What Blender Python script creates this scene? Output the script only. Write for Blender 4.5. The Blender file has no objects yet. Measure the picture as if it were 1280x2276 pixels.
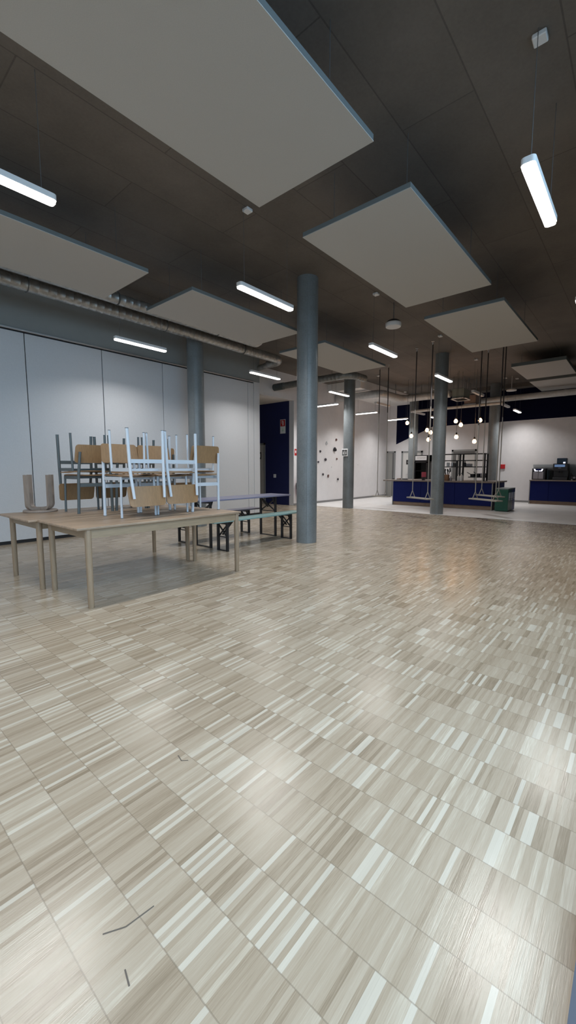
import bpy, bmesh, math, random
from mathutils import Vector, Matrix
random.seed(7)
S = bpy.context.scene
C = S.collection
PI = math.pi
ZC = 4.28            # ceiling height
TT = 0.735           # table top height

# ------------------------------------------------------------------ materials
def mat(name, col, rough=0.5, metal=0.0, spec=0.5, noise=None, emit=None, coat=0.0, bump=0.0):
    m = bpy.data.materials.new(name); m.use_nodes = True
    nt = m.node_tree; b = nt.nodes['Principled BSDF']
    b.inputs['Base Color'].default_value = (*col, 1)
    b.inputs['Roughness'].default_value = rough
    b.inputs['Metallic'].default_value = metal
    b.inputs['Specular IOR Level'].default_value = spec
    b.inputs['Coat Weight'].default_value = coat
    if emit:
        b.inputs['Emission Color'].default_value = (*emit[0], 1)
        b.inputs['Emission Strength'].default_value = emit[1]
    if noise:
        sc, amt, stretch = noise
        tc = nt.nodes.new('ShaderNodeTexCoord'); mp = nt.nodes.new('ShaderNodeMapping')
        mp.inputs['Scale'].default_value = stretch
        nz = nt.nodes.new('ShaderNodeTexNoise'); nz.inputs['Scale'].default_value = sc
        nz.inputs['Detail'].default_value = 5; nz.inputs['Roughness'].default_value = 0.65
        rp = nt.nodes.new('ShaderNodeValToRGB')
        rp.color_ramp.elements[0].position = 0.3; rp.color_ramp.elements[1].position = 0.7
        rp.color_ramp.elements[0].color = (*[c * (1 - amt) for c in col], 1)
        rp.color_ramp.elements[1].color = (*[min(1, c * (1 + amt)) for c in col], 1)
        nt.links.new(tc.outputs['Object'], mp.inputs['Vector']); nt.links.new(mp.outputs['Vector'], nz.inputs['Vector'])
        nt.links.new(nz.outputs['Fac'], rp.inputs['Fac']); nt.links.new(rp.outputs['Color'], b.inputs['Base Color'])
        if bump:
            bp = nt.nodes.new('ShaderNodeBump'); bp.inputs['Strength'].default_value = bump; bp.inputs['Distance'].default_value = 0.01
            nt.links.new(nz.outputs['Fac'], bp.inputs['Height']); nt.links.new(bp.outputs['Normal'], b.inputs['Normal'])
    return m

M = {}
M['white_wall'] = mat('white_plaster', (0.72, 0.71, 0.72), 0.85, noise=(6, 0.03, (1, 1, 1)))
M['partition'] = mat('partition_laminate', (0.60, 0.605, 0.62), 0.6, noise=(60, 0.03, (1, 1, 1)))
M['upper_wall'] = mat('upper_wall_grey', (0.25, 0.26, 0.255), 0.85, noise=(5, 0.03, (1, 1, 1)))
M['blue_wall'] = mat('navy_paint', (0.008, 0.014, 0.085), 0.8, noise=(5, 0.08, (1, 1, 1)))
M['navy_field'] = mat('navy_paint_shaded', (0.0018, 0.003, 0.022), 0.85, spec=0.15)  # same navy as the corridor, with the dim upper wall's shade in its colour
M['blue_front'] = mat('blue_laminate', (0.0012, 0.007, 0.085), 0.5, spec=0.2)
M['panel'] = mat('acoustic_fleece', (0.46, 0.445, 0.42), 0.95, noise=(180, 0.05, (1, 1, 1)), bump=0.1)
M['panel_edge'] = mat('acoustic_board_edge', (0.13, 0.15, 0.153), 0.9)
M['dark_gap'] = mat('black_gap', (0.012, 0.012, 0.014), 0.7)
M['alu'] = mat('aluminium', (0.62, 0.64, 0.66), 0.35, 0.9)
M['galv'] = mat('galvanised_steel', (0.42, 0.42, 0.41), 0.4, 0.85, noise=(14, 0.25, (1, 1, 1)))
M['galv_dull'] = mat('dull_galvanised', (0.27, 0.275, 0.265), 0.5, 0.6, noise=(10, 0.15, (1, 1, 1)))
M['galv_pale'] = mat('pale_galvanised', (0.50, 0.50, 0.49), 0.5, 0.3, noise=(10, 0.12, (1, 1, 1)))
M['white_metal'] = mat('white_lacquer_steel', (0.54, 0.575, 0.62), 0.35)
M['grey_metal'] = mat('grey_lacquer_steel', (0.085, 0.098, 0.10), 0.4)
M['black_metal'] = mat('black_steel', (0.014, 0.014, 0.016), 0.4)
M['black_plastic'] = mat('black_plastic', (0.018, 0.018, 0.022), 0.35)
M['lamp_body'] = mat('white_lamp_body', (0.75, 0.75, 0.75), 0.4)
M['lamp_on'] = mat('lamp_diffuser_lit', (0.9, 0.9, 0.9), 0.5, emit=((1.0, 0.96, 0.93), 7.0))
M['lamp_off'] = mat('lamp_diffuser_unlit', (0.62, 0.60, 0.58), 0.4)
M['bulb_on'] = mat('bulb_glow', (1, 0.9, 0.75), 0.3, emit=((1.0, 0.50, 0.19), 20.0))
M['wire'] = mat('steel_wire', (0.10, 0.10, 0.10), 0.5)
M['oak_edge'] = mat('oak_pale', (0.30, 0.22, 0.14), 0.5, noise=(9, 0.14, (1, 12, 12)))
M['oak'] = mat('oak_tabletop', (0.33, 0.24, 0.165), 0.45, noise=(4, 0.30, (0.5, 5, 3)))
M['oak_leg'] = mat('oak_leg', (0.31, 0.225, 0.15), 0.5, noise=(9, 0.16, (14, 14, 1)))
M['ply'] = mat('oak_plywood', (0.285, 0.165, 0.078), 0.45, noise=(8, 0.14, (10, 10, 1)))
M['ply_edge'] = mat('ply_edge', (0.55, 0.38, 0.22), 0.6)
M['stool'] = mat('birch_grey', (0.27, 0.215, 0.175), 0.5, noise=(9, 0.12, (6, 6, 1)))
M['lavender'] = mat('lavender_board', (0.19, 0.19, 0.275), 0.4)
M['mint'] = mat('mint_board', (0.22, 0.345, 0.33), 0.4)
M['darkboard'] = mat('grey_violet_board', (0.16, 0.15, 0.19), 0.45)
M['swing_wood'] = mat('swing_board', (0.34, 0.32, 0.28), 0.6, noise=(9, 0.12, (1, 8, 8)))
M['rope'] = mat('light_rope', (0.30, 0.285, 0.26), 0.8)
M['rope_dark'] = mat('dark_rope_sleeve', (0.035, 0.03, 0.03), 0.8)
M['plinth'] = mat('wood_plinth', (0.22, 0.15, 0.105), 0.5, noise=(6, 0.2, (6, 1, 6)))
M['worktop'] = mat('grey_brown_worktop', (0.20, 0.16, 0.135), 0.4, noise=(6, 0.15, (8, 1, 8)))
M['door_grey'] = mat('grey_door', (0.30, 0.30, 0.285), 0.55)
M['door_dark'] = mat('dark_door', (0.13, 0.13, 0.13), 0.5)
M['door_beige'] = mat('beige_door', (0.52, 0.49, 0.45), 0.55)
M['door_white'] = mat('white_door', (0.62, 0.61, 0.59), 0.5)
M['frame_grey'] = mat('grey_steel_frame', (0.26, 0.27, 0.27), 0.45)
M['frame_dark'] = mat('dark_blue_grey_frame', (0.05, 0.058, 0.078), 0.5)
M['baseboard'] = mat('grey_skirting', (0.22, 0.22, 0.22), 0.6)
M['green'] = mat('green_bin', (0.008, 0.085, 0.055), 0.35)
M['teal'] = mat('dark_teal_bin', (0.01, 0.03, 0.06), 0.35)
M['blue_bin'] = mat('blue_bin', (0.012, 0.03, 0.17), 0.35)
M['bin_top'] = mat('bin_top_grey', (0.16, 0.2, 0.2), 0.4)
M['slot'] = mat('pale_slot_plate', (0.60, 0.63, 0.72), 0.4)
M['red'] = mat('signal_red', (0.50, 0.02, 0.025), 0.4)
M['pink'] = mat('pink_card', (0.42, 0.055, 0.09), 0.5)
M['sign_white'] = mat('sign_white', (0.8, 0.8, 0.8), 0.5)
M['sign_black'] = mat('sign_black', (0.02, 0.02, 0.02), 0.5)
M['sign_green'] = mat('pale_green', (0.35, 0.6, 0.42), 0.5)
M['hold_dark'] = mat('dark_climbing_hold', (0.05, 0.045, 0.055), 0.7)
M['hold_black'] = mat('black_climbing_hold', (0.014, 0.014, 0.018), 0.6)
M['hold_brown'] = mat('brown_climbing_hold', (0.12, 0.055, 0.045), 0.7)
M['hold_white'] = mat('white_climbing_hold', (0.7, 0.7, 0.7), 0.7)
M['white_plastic'] = mat('white_plastic', (0.7, 0.7, 0.7), 0.35)
M['silver'] = mat('silver_plastic', (0.30, 0.29, 0.32), 0.4, 0.3)
M['screen'] = mat('lit_screen', (0.02, 0.03, 0.06), 0.2, emit=((0.25, 0.42, 0.75), 0.35))
M['led_white'] = mat('lit_white_panel', (0.8, 0.8, 0.85), 0.4, emit=((0.85, 0.88, 1.0), 1.0))
M['fridge_light'] = mat('lit_header', (0.5, 0.5, 0.5), 0.4, emit=((0.8, 0.8, 0.82), 0.3))
M['steel'] = mat('stainless', (0.55, 0.55, 0.56), 0.28, 1.0)
M['crock'] = mat('wooden_crock', (0.26, 0.13, 0.065), 0.5)
M['vent_box'] = mat('vent_casing', (0.19, 0.22, 0.20), 0.6)
M['vent_brown'] = mat('vent_casing_brown', (0.23, 0.18, 0.165), 0.6)
M['white_floor'] = mat('pale_screed', (0.74, 0.73, 0.72), 0.42, noise=(1.3, 0.08, (1, 1, 1)))
M['scuff'] = mat('scuff', (0.10, 0.085, 0.07), 0.5)
M['ext_ground'] = mat('outdoor_paving', (0.16, 0.16, 0.16), 0.9, noise=(3, 0.2, (1, 1, 1)))
M['white_soffit'] = mat('white_soffit', (0.86, 0.84, 0.82), 0.9)

def glassy(name, tint, alpha):
    m = bpy.data.materials.new(name); m.use_nodes = True; nt = m.node_tree; nt.nodes.clear()
    o = nt.nodes.new('ShaderNodeOutputMaterial'); t = nt.nodes.new('ShaderNodeBsdfTransparent'); g = nt.nodes.new('ShaderNodeBsdfGlossy')
    g.inputs['Roughness'].default_value = 0.05; t.inputs['Color'].default_value = (*tint, 1)
    mx = nt.nodes.new('ShaderNodeMixShader'); fr = nt.nodes.new('ShaderNodeLayerWeight'); fr.inputs['Blend'].default_value = alpha
    nt.links.new(fr.outputs['Fresnel'], mx.inputs['Fac']); nt.links.new(t.outputs[0], mx.inputs[1]); nt.links.new(g.outputs[0], mx.inputs[2])
    nt.links.new(mx.outputs[0], o.inputs['Surface']); return m
M['glass'] = glassy('clear_glass', (0.93, 0.95, 0.95), 0.12)
M['glass_grey'] = glassy('grey_glass', (0.72, 0.74, 0.75), 0.2)

def parquet():
    m = bpy.data.materials.new('industrial_parquet'); m.use_nodes = True
    nt = m.node_tree; N = nt.nodes; L = nt.links; b = N['Principled BSDF']
    def math_(op, a, c=None):
        n = N.new('ShaderNodeMath'); n.operation = op
        for i, v in enumerate((a, c)):
            if v is None: continue
            if isinstance(v, (int, float)): n.inputs[i].default_value = v
            else: L.new(v, n.inputs[i])
        return n.outputs[0]
    def wn(x, y, z=0.0):
        cb = N.new('ShaderNodeCombineXYZ')
        for i, v in enumerate((x, y, z)):
            if isinstance(v, (int, float)): cb.inputs[i].default_value = v
            else: L.new(v, cb.inputs[i])
        w = N.new('ShaderNodeTexWhiteNoise'); w.noise_dimensions = '3D'; L.new(cb.outputs[0], w.inputs['Vector']); return w.outputs['Value']
    g = N.new('ShaderNodeNewGeometry'); sp = N.new('ShaderNodeSeparateXYZ'); L.new(g.outputs['Position'], sp.inputs[0])
    X, Y = sp.outputs[0], sp.outputs[1]
    xs = math_('DIVIDE', math_('SUBTRACT', X, 0.028), 0.16); ci = math_('FLOOR', xs); fx = math_('FRACT', xs)
    ys = math_('ADD', math_('DIVIDE', Y, 0.0158), math_('MULTIPLY', wn(ci, 3.3), 7.0))
    si = math_('FLOOR', ys); fy = math_('FRACT', ys)
    mi = math_('FLOOR', math_('DIVIDE', ys, 9.0)); fm = math_('FRACT', math_('DIVIDE', ys, 9.0))
    r1 = wn(ci, si, 1.0); r2 = wn(ci, mi, 2.0); r3 = wn(ci, si, 5.0)
    # grain stretched along the strips
    cb = N.new('ShaderNodeCombineXYZ'); L.new(math_('MULTIPLY', X, 14.0), cb.inputs[0]); L.new(math_('MULTIPLY', Y, 330.0), cb.inputs[1]); L.new(math_('MULTIPLY', r3, 40.0), cb.inputs[2])
    nz = N.new('ShaderNodeTexNoise'); nz.inputs['Scale'].default_value = 1.0; nz.inputs['Detail'].default_value = 3; L.new(cb.outputs[0], nz.inputs['Vector'])
    rp = N.new('ShaderNodeValToRGB'); cr = rp.color_ramp
    v = math_('ADD', math_('MULTIPLY', r1, 0.54), math_('MULTIPLY', r2, 0.30))
    v = math_('ADD', v, math_('MULTIPLY', math_('SUBTRACT', nz.outputs['Fac'], 0.5), 0.62))
    L.new(v, rp.inputs['Fac'])
    cols = [(0.0, (0.24, 0.186, 0.128)), (0.28, (0.335, 0.27, 0.194)), (0.62, (0.395, 0.332, 0.25)), (0.78, (0.45, 0.39, 0.302)), (0.95, (0.54, 0.485, 0.39))]
    cr.elements[0].position, cr.elements[0].color = cols[0][0], (*cols[0][1], 1)
    cr.elements[1].position, cr.elements[1].color = cols[-1][0], (*cols[-1][1], 1)
    for p, c in cols[1:-1]:
        e = cr.elements.new(p); e.color = (*c, 1)
    # pale sapwood strips
    pale = N.new('ShaderNodeMix'); pale.data_type = 'RGBA'
    L.new(math_('MULTIPLY', math_('GREATER_THAN', r3, 0.925), 0.6), pale.inputs['Factor']); L.new(rp.outputs['Color'], pale.inputs['A']); pale.inputs['B'].default_value = (0.56, 0.52, 0.435, 1)
    # joints
    ex = math_('ADD', math_('LESS_THAN', fx, 0.012), math_('GREATER_THAN', fx, 0.99))
    em = math_('LESS_THAN', fm, 0.0); ey = math_('LESS_THAN', fy, 0.04)
    j = math_('MINIMUM', math_('ADD', math_('MULTIPLY', ex, 0.45), math_('ADD', em, math_('MULTIPLY', ey, 0.12))), 1.0)
    jm = N.new('ShaderNodeMix'); jm.data_type = 'RGBA'; L.new(j, jm.inputs['Factor']); L.new(pale.outputs['Result'], jm.inputs['A']); jm.inputs['B'].default_value = (0.16, 0.125, 0.09, 1)
    L.new(jm.outputs['Result'], b.inputs['Base Color'])
    # worn lacquer: roughness wanders
    n2 = N.new('ShaderNodeTexNoise'); n2.inputs['Scale'].default_value = 1.7; n2.inputs['Detail'].default_value = 6; L.new(g.outputs['Position'], n2.inputs['Vector'])
    L.new(math_('ADD', math_('ADD', math_('MULTIPLY', n2.outputs['Fac'], 0.14), 0.135), math_('MULTIPLY', r1, 0.05)), b.inputs['Roughness'])
    b.inputs['Specular IOR Level'].default_value = 0.5
    bp = N.new('ShaderNodeBump'); bp.inputs['Strength'].default_value = 0.06; bp.inputs['Distance'].default_value = 0.004
    L.new(math_('ADD', math_('MULTIPLY', r1, 0.5), nz.outputs['Fac']), bp.inputs['Height']); L.new(bp.outputs['Normal'], b.inputs['Normal'])
    return m
M['parquet'] = parquet()

def concrete(name, col, rough, board=None, speck=0.25, bscale=1.0):
    m = bpy.data.materials.new(name); m.use_nodes = True; nt = m.node_tree; N = nt.nodes; L = nt.links; b = N['Principled BSDF']
    tc = N.new('ShaderNodeTexCoord')
    n1 = N.new('ShaderNodeTexNoise'); n1.inputs['Scale'].default_value = 0.8 * bscale; n1.inputs['Detail'].default_value = 8; n1.inputs['Roughness'].default_value = 0.62
    n2 = N.new('ShaderNodeTexNoise'); n2.inputs['Scale'].default_value = 45; n2.inputs['Detail'].default_value = 3
    L.new(tc.outputs['Object'], n1.inputs['Vector']); L.new(tc.outputs['Object'], n2.inputs['Vector'])
    mx = N.new('ShaderNodeMath'); mx.operation = 'MULTIPLY_ADD'; L.new(n2.outputs['Fac'], mx.inputs[0]); mx.inputs[1].default_value = speck; L.new(n1.outputs['Fac'], mx.inputs[2])
    rp = N.new('ShaderNodeValToRGB'); rp.color_ramp.elements[0].position = 0.35; rp.color_ramp.elements[1].position = 0.85
    rp.color_ramp.elements[0].color = (*[c * 0.72 for c in col], 1); rp.color_ramp.elements[1].color = (*[c * 1.28 for c in col], 1)
    L.new(mx.outputs[0], rp.inputs['Fac']); out = rp.outputs['Color']
    if board:
        bk = N.new('ShaderNodeTexBrick'); bk.inputs['Scale'].default_value = 1.0; bk.inputs['Brick Width'].default_value = board[0]; bk.inputs['Row Height'].default_value = board[1]
        bk.inputs['Mortar Size'].default_value = 0.006; bk.inputs['Color1'].default_value = (1, 1, 1, 1); bk.inputs['Color2'].default_value = (0.86, 0.86, 0.86, 1); bk.inputs['Mortar'].default_value = (0.62, 0.62, 0.62, 1)
        L.new(tc.outputs['Object'], bk.inputs['Vector'])
        mm = N.new('ShaderNodeMix'); mm.data_type = 'RGBA'; mm.blend_type = 'MULTIPLY'; mm.inputs['Factor'].default_value = 1.0
        L.new(out, mm.inputs['A']); L.new(bk.outputs['Color'], mm.inputs['B']); out = mm.outputs['Result']
    L.new(out, b.inputs['Base Color']); b.inputs['Roughness'].default_value = rough
    return m
M['ceiling'] = concrete('dark_fair_faced_concrete', (0.15, 0.129, 0.110), 0.8, (2.5, 0.62))
M['column'] = concrete('blue_grey_concrete', (0.145, 0.16, 0.166), 0.34, None, 0.5, 2.2)

# ------------------------------------------------------------------ mesh helpers
def nb(): return bmesh.new()
def box(bm, lo, hi, bev=0.0, seg=2):
    lo, hi = [min(a, b) for a, b in zip(lo, hi)], [max(a, b) for a, b in zip(lo, hi)]
    r = bmesh.ops.create_cube(bm, size=1.0)
    for v in r['verts']:
        v.co = Vector([lo[i] + (v.co[i] + 0.5) * (hi[i] - lo[i]) for i in range(3)])
    if bev:
        es = list({e for v in r['verts'] for e in v.link_edges})
        bmesh.ops.bevel(bm, geom=es, offset=bev, segments=seg, affect='EDGES', profile=0.5)
def ring(bm, p, u, v, r, n):
    return [bm.verts.new(p + (u * math.cos(2 * PI * i / n) + v * math.sin(2 * PI * i / n)) * r) for i in range(n)]
def tube(bm, pts, r, n=10, cap=True):
    pts = [Vector(p) for p in pts]; rs = r if isinstance(r, (list, tuple)) else [r] * len(pts)
    prev = None; u = None
    for i, p in enumerate(pts):
        if i == 0: t = pts[1] - p
        elif i == len(pts) - 1: t = p - pts[i - 1]
        else: t = (pts[i + 1] - p).normalized() + (p - pts[i - 1]).normalized()
        t.normalize()
        if u is None:
            u = t.orthogonal().normalized()
        u = (u - t * u.dot(t)).normalized(); v = t.cross(u)
        cur = ring(bm, p, u, v, rs[i], n)
        if prev:
            for k in range(n): bm.faces.new((prev[k], prev[(k + 1) % n], cur[(k + 1) % n], cur[k]))
        elif cap: bm.faces.new(list(reversed(cur)))
        prev = cur
    if cap: bm.faces.new(prev)
def lathe(bm, prof, c=(0, 0, 0), n=24):
    c = Vector(c); rows = []
    for r, z in prof:
        if r < 1e-5: rows.append([bm.verts.new(c + Vector((0, 0, z)))])
        else: rows.append([bm.verts.new(c + Vector((r * math.cos(2 * PI * i / n), r * math.sin(2 * PI * i / n), z))) for i in range(n)])
    for a, b in zip(rows, rows[1:]):
        for i in range(n):
            j = (i + 1) % n
            if len(a) == 1: bm.faces.new((a[0], b[j], b[i]))
            elif len(b) == 1: bm.faces.new((a[i], a[j], b[0]))
            else: bm.faces.new((a[i], a[j], b[j], b[i]))
    for row, rev in ((rows[0], True), (rows[-1], False)):
        if len(row) > 1: bm.faces.new(list(reversed(row)) if rev else row)
def bar(bm, a, b, w, h, up=(0, 0, 1)):
    a, b = Vector(a), Vector(b); t = (b - a).normalized(); up = Vector(up)
    s = t.cross(up).normalized(); u = s.cross(t)
    vs = [bm.verts.new(p + s * (sx * w / 2) + u * (sz * h / 2)) for p in (a, b) for sx, sz in ((-1, -1), (1, -1), (1, 1), (-1, 1))]
    for f in ((3, 2, 1, 0), (4, 5, 6, 7), (0, 1, 5, 4), (1, 2, 6, 5), (2, 3, 7, 6), (3, 0, 4, 7)): bm.faces.new([vs[i] for i in f])
def rod(bm, a, b, r, n=10): tube(bm, [a, b], r, n)
def prism(bm, poly, axis, a, b):
    """extrude a 2D outline along an axis (0 x,1 y,2 z)"""
    def P(q, t):
        l = list(q); l.insert(axis, t); return Vector(l)
    A = [bm.verts.new(P(q, a)) for q in poly]; B = [bm.verts.new(P(q, b)) for q in poly]
    bm.faces.new(A); bm.faces.new(list(reversed(B)))
    n = len(poly)
    for i in range(n): bm.faces.new((A[i], B[i], B[(i + 1) % n], A[(i + 1) % n]))
def rrect(w, h, r, n=5, cx=0, cy=0):
    out = []
    for sx, sy, a0 in ((1, 1, 0), (-1, 1, 90), (-1, -1, 180), (1, -1, 270)):
        for i in range(n + 1):
            a = math.radians(a0 + 90 * i / n)
            out.append((cx + sx * (w / 2 - r) + r * math.cos(a), cy + sy * (h / 2 - r) + r * math.sin(a)))
    return out

def obj(name, bm, m, parent=None, smooth=False, base=None):
    """link the bmesh as one mesh object; base: world point the object hangs on"""
    bmesh.ops.recalc_face_normals(bm, faces=bm.faces)
    inv = None
    if parent is not None: inv = parent.get('_w')
    if parent is not None and base == 'world':
        bmesh.ops.transform(bm, matrix=world(parent).inverted(), verts=bm.verts)
    me = bpy.data.meshes.new(name); bm.to_mesh(me); bm.free()
    me.materials.append(m if not isinstance(m, str) else M[m])
    if smooth:
        me.polygons.foreach_set('use_smooth', [True] * len(me.polygons))
        me.set_sharp_from_angle(angle=math.radians(40))
    o = bpy.data.objects.new(name, me); C.objects.link(o)
    if parent is not None: o.parent = parent
    return o
def world(o):
    m = o.matrix_basis.copy()
    while o.parent: o = o.parent; m = o.matrix_basis @ m
    return m
def thing(name, label, cat, loc=(0, 0, 0), rotz=0.0, group=None):
    o = bpy.data.objects.new(name, None); C.objects.link(o); o.empty_display_size = 0.1
    o.location = loc; o.rotation_euler = (0, 0, rotz); tag(o, label, cat, group); return o
def tag(o, label, cat, group=None):
    o['label'] = label; o['category'] = cat
    if group: o['group'] = group
    return o
def struct(name, bm, m, parent=None, smooth=False):
    o = obj(name, bm, m, parent, smooth)
    if parent is None: o['kind'] = 'structure'
    return o
def W(name, bm, m, parent, smooth=False): return obj(name, bm, m, parent, smooth, 'world')
def solo(name, bm, m, label, cat, loc, group=None, smooth=False):
    """single-mesh thing, vertices given in world space, origin moved to loc"""
    bmesh.ops.translate(bm, verts=bm.verts, vec=-Vector(loc))
    o = obj(name, bm, m, None, smooth); o.location = loc; return tag(o, label, cat, group)
def dup(root, loc, rot, label, group=None):
    r = root.copy(); C.objects.link(r); r.location = loc; r.rotation_euler = rot; r['label'] = label
    if group: r['group'] = group
    for ch in list(root.children):
        c = ch.copy(); C.objects.link(c); c.parent = r
        for g in list(ch.children):
            d = g.copy(); C.objects.link(d); d.parent = c
    return r
def quad_struct(name, lo, hi, m, parent=None):
    bm = nb(); box(bm, lo, hi); return struct(name, bm, m, parent)

# ------------------------------------------------------------------ setting
XB, YL, YH, XF = 17.2, 7.86, 8.9, 11.05
floor = quad_struct('floor', (-6, -0.05, -0.1), (XF, 12.6, 0), 'parquet')
quad_struct('floor.001', (XF, -0.05, -0.1), (XB + 0.3, 12.6, 0), 'white_floor')
quad_struct('trim_1', (XF - 0.012, -0.05, -0.05), (XF + 0.012, YH, 0.003), 'alu')
quad_struct('ground', (-8, -14, -0.15), (26, -0.05, -0.03), 'ext_ground')
quad_struct('ceiling', (-6, -0.1, ZC), (XB + 0.3, 12.6, ZC + 0.2), 'ceiling')
quad_struct('ceiling.001', (12.6, 7.55, 4.0), (XB, YH, ZC), 'white_soffit')
quad_struct('trim_2', (16.75, -0.05, 4.14), (XB, 7.55, ZC), 'ceiling')
quad_struct('wall_near', (-6.2, -0.1, 0), (-6, 12.6, ZC), 'white_wall')
# left folding partition, panels are parts
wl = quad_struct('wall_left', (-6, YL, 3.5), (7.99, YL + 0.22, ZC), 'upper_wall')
bm = nb(); box(bm, (-6, YL + 0.03, 0.0), (7.99, YL + 0.2, 3.5)); obj('partition_core', bm, 'dark_gap', wl)
xs = [-5.2, -3.92, -2.635, -1.35, -0.065, 1.22, 2.5, 3.78, 5.07, 6.11, 7.56, 7.77, 7.99]
for a, b in zip(xs, xs[1:]):
    bm = nb(); box(bm, (a + 0.007, YL, 0.055), (b - 0.007 if b < 7.98 else b, YL + 0.08, 3.455 if b < 7.9 else 3.5), 0.003, 1); obj('partition_panel', bm, 'partition', wl)
bm = nb(); box(bm, (-6, YL - 0.02, 3.478), (7.78, YL + 0.03, 3.51), 0.004, 1); obj('track_rail', bm, 'alu', wl)
quad_struct('baseboard_left', (-6, YL + 0.006, 0), (7.99, YL + 0.05, 0.05), 'dark_gap')
# hall wall with climbing holds, and the lintel over the corridor
bm = nb(); box(bm, (10.65, YH, 0), (XB, YH + 0.2, ZC)); box(bm, (6.6, YH, 3.48), (10.65, YH + 0.2, ZC)); struct('wall_far_left', bm, 'white_wall')
quad_struct('baseboard_far_left', (10.65, YH - 0.014, 0), (XB, YH, 0.07), 'baseboard')
quad_struct('wall_corridor', (10.65, YH + 0.2, 0), (10.85, 12.6, 3.5), 'blue_wall')
bm = nb(); box(bm, (6.6, YH + 0.2, 3.49), (10.85, 12.6, 3.6)); struct('ceiling.002', bm, 'white_soffit')
quad_struct('wall_corridor_end', (-6, 12.5, 0), (10.7, 12.7, ZC), 'white_wall')
# back wall: white with the navy field painted on the upper part
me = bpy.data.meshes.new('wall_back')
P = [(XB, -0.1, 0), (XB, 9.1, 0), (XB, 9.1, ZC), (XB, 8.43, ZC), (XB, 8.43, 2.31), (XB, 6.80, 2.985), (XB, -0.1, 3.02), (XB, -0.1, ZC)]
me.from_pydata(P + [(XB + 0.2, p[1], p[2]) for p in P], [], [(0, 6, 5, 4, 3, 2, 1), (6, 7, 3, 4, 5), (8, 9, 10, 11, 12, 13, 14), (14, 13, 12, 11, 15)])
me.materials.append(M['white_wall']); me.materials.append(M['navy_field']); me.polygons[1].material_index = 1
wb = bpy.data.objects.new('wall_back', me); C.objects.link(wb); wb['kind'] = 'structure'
quad_struct('baseboard_back', (XB - 0.014, -0.1, 0), (XB, 8.85, 0.07), 'baseboard')
# glazed front on the camera side: the camera stands in its open doorway
wr = quad_struct('wall_right', (0.93, -0.04, 0.0), (XB, 0.043, 0.055), 'frame_dark')
bm = nb(); box(bm, (-6, -0.04, 4.1), (XB, 0.04, ZC)); obj('top_rail', bm, 'frame_grey', wr)
for x in (-4.4, -2.5, -0.75, 2.6, 4.5):
    bm = nb(); box(bm, (x - 0.025, -0.04, 0.0), (x + 0.025, 0.035, 4.1)); obj('mullion', bm, 'frame_grey', wr)
bm = nb(); box(bm, (-6, -0.04, 0), (-0.75, 0.04, 0.055)); obj('bottom_rail', bm, 'alu', wr)
bm = nb(); box(bm, (4.525, -0.1, 0.0), (XB, 0.0, ZC)); obj('daylight_block', bm, 'upper_wall', wr)  # unseen bay, closed to keep daylight off the far right
for i, (a, b) in enumerate(((-6, -0.775), (2.625, 4.475))):
    quad_struct('window_%d' % (i + 1), (a, -0.012, 0.06), (b, 0.0, 4.1), 'glass')

# columns
cols = [(5.49, 4.30, 0.172), (5.50, 7.30, 0.172), (11.14, 7.06, 0.172), (11.28, 4.27, 0.172), (16.5, 7.33, 0.18), (16.45, 4.24, 0.18)]
for x, y, r in cols:
    bm = nb(); tube(bm, [(0, 0, 0), (0, 0, ZC)], r, 48)
    # formwork seam: a thin raised line up the shaft
    a = math.radians(218); rod(bm, (math.cos(a) * (r - 0.001), math.sin(a) * (r - 0.001), 0), (math.cos(a) * (r - 0.001), math.sin(a) * (r - 0.001), ZC), 0.004, 6)
    o = struct('concrete_column', bm, 'column', smooth=True); o.location = (x, y, 0)

# doors
def door(n, axis, pos, a, b, h, leaf, frame, fw=0.06, face=-1, handle=None):
    """axis 'x': door lies in a plane x=pos, from y=a to y=b"""
    bm = nb(); d = 0.03
    lo, hi = pos - d if face < 0 else pos, pos if face < 0 else pos + d
    for p, q, z0, z1 in ((a, a + fw, 0, h), (b - fw, b, 0, h), (a, b, h - fw, h)): box(bm, (lo, p, z0), (hi, q, z1))
    f = struct('door_%d' % n, bm, frame)
    bm = nb(); box(bm, (pos - 0.016, a + fw, 0.005), (pos - 0.004, b - fw, h - fw)); obj('door_leaf', bm, leaf, f)
    if handle is not None:
        bm = nb(); rod(bm, (pos - 0.06, handle, 1.0), (pos - 0.016, handle, 1.0), 0.01); rod(bm, (pos - 0.055, handle, 1.0), (pos - 0.055, handle - 0.12, 1.0), 0.01)
        box(bm, (pos - 0.02, handle - 0.025, 0.83), (pos - 0.014, handle + 0.025, 0.89)); obj('door_handle', bm, 'steel', f)
    return f
d1 = door(1, 'x', 10.65, 10.21, 11.2, 2.14, 'door_beige', 'frame_grey')
d2 = door(2, 'x', XB, 8.44, 8.86, 2.01, 'door_grey', 'frame_grey')
bm = nb(); box(bm, (XB - 0.02, 8.46, 0.01), (XB - 0.012, 8.585, 1.95)); obj('door_reveal', bm, 'door_dark', d2)
d3 = door(3, 'x', XB, 7.19, 8.15, 2.0, 'door_white', 'frame_grey', 0.07, handle=7.9)
d4 = door(4, 'x', XB, 5.0, 5.97, 2.0, 'door_white', 'frame_grey', 0.07)
bm = nb(); box(bm, (XB - 0.022, 5.07, 1.80), (XB - 0.012, 5.90, 1.94)); obj('transom_panel', bm, 'door_dark', d4)
bm = nb(); box(bm, (XB - 0.022, 5.78, 0.01), (XB - 0.012, 5.90, 1.80)); obj('door_reveal', bm, 'door_dark', d4)

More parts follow.
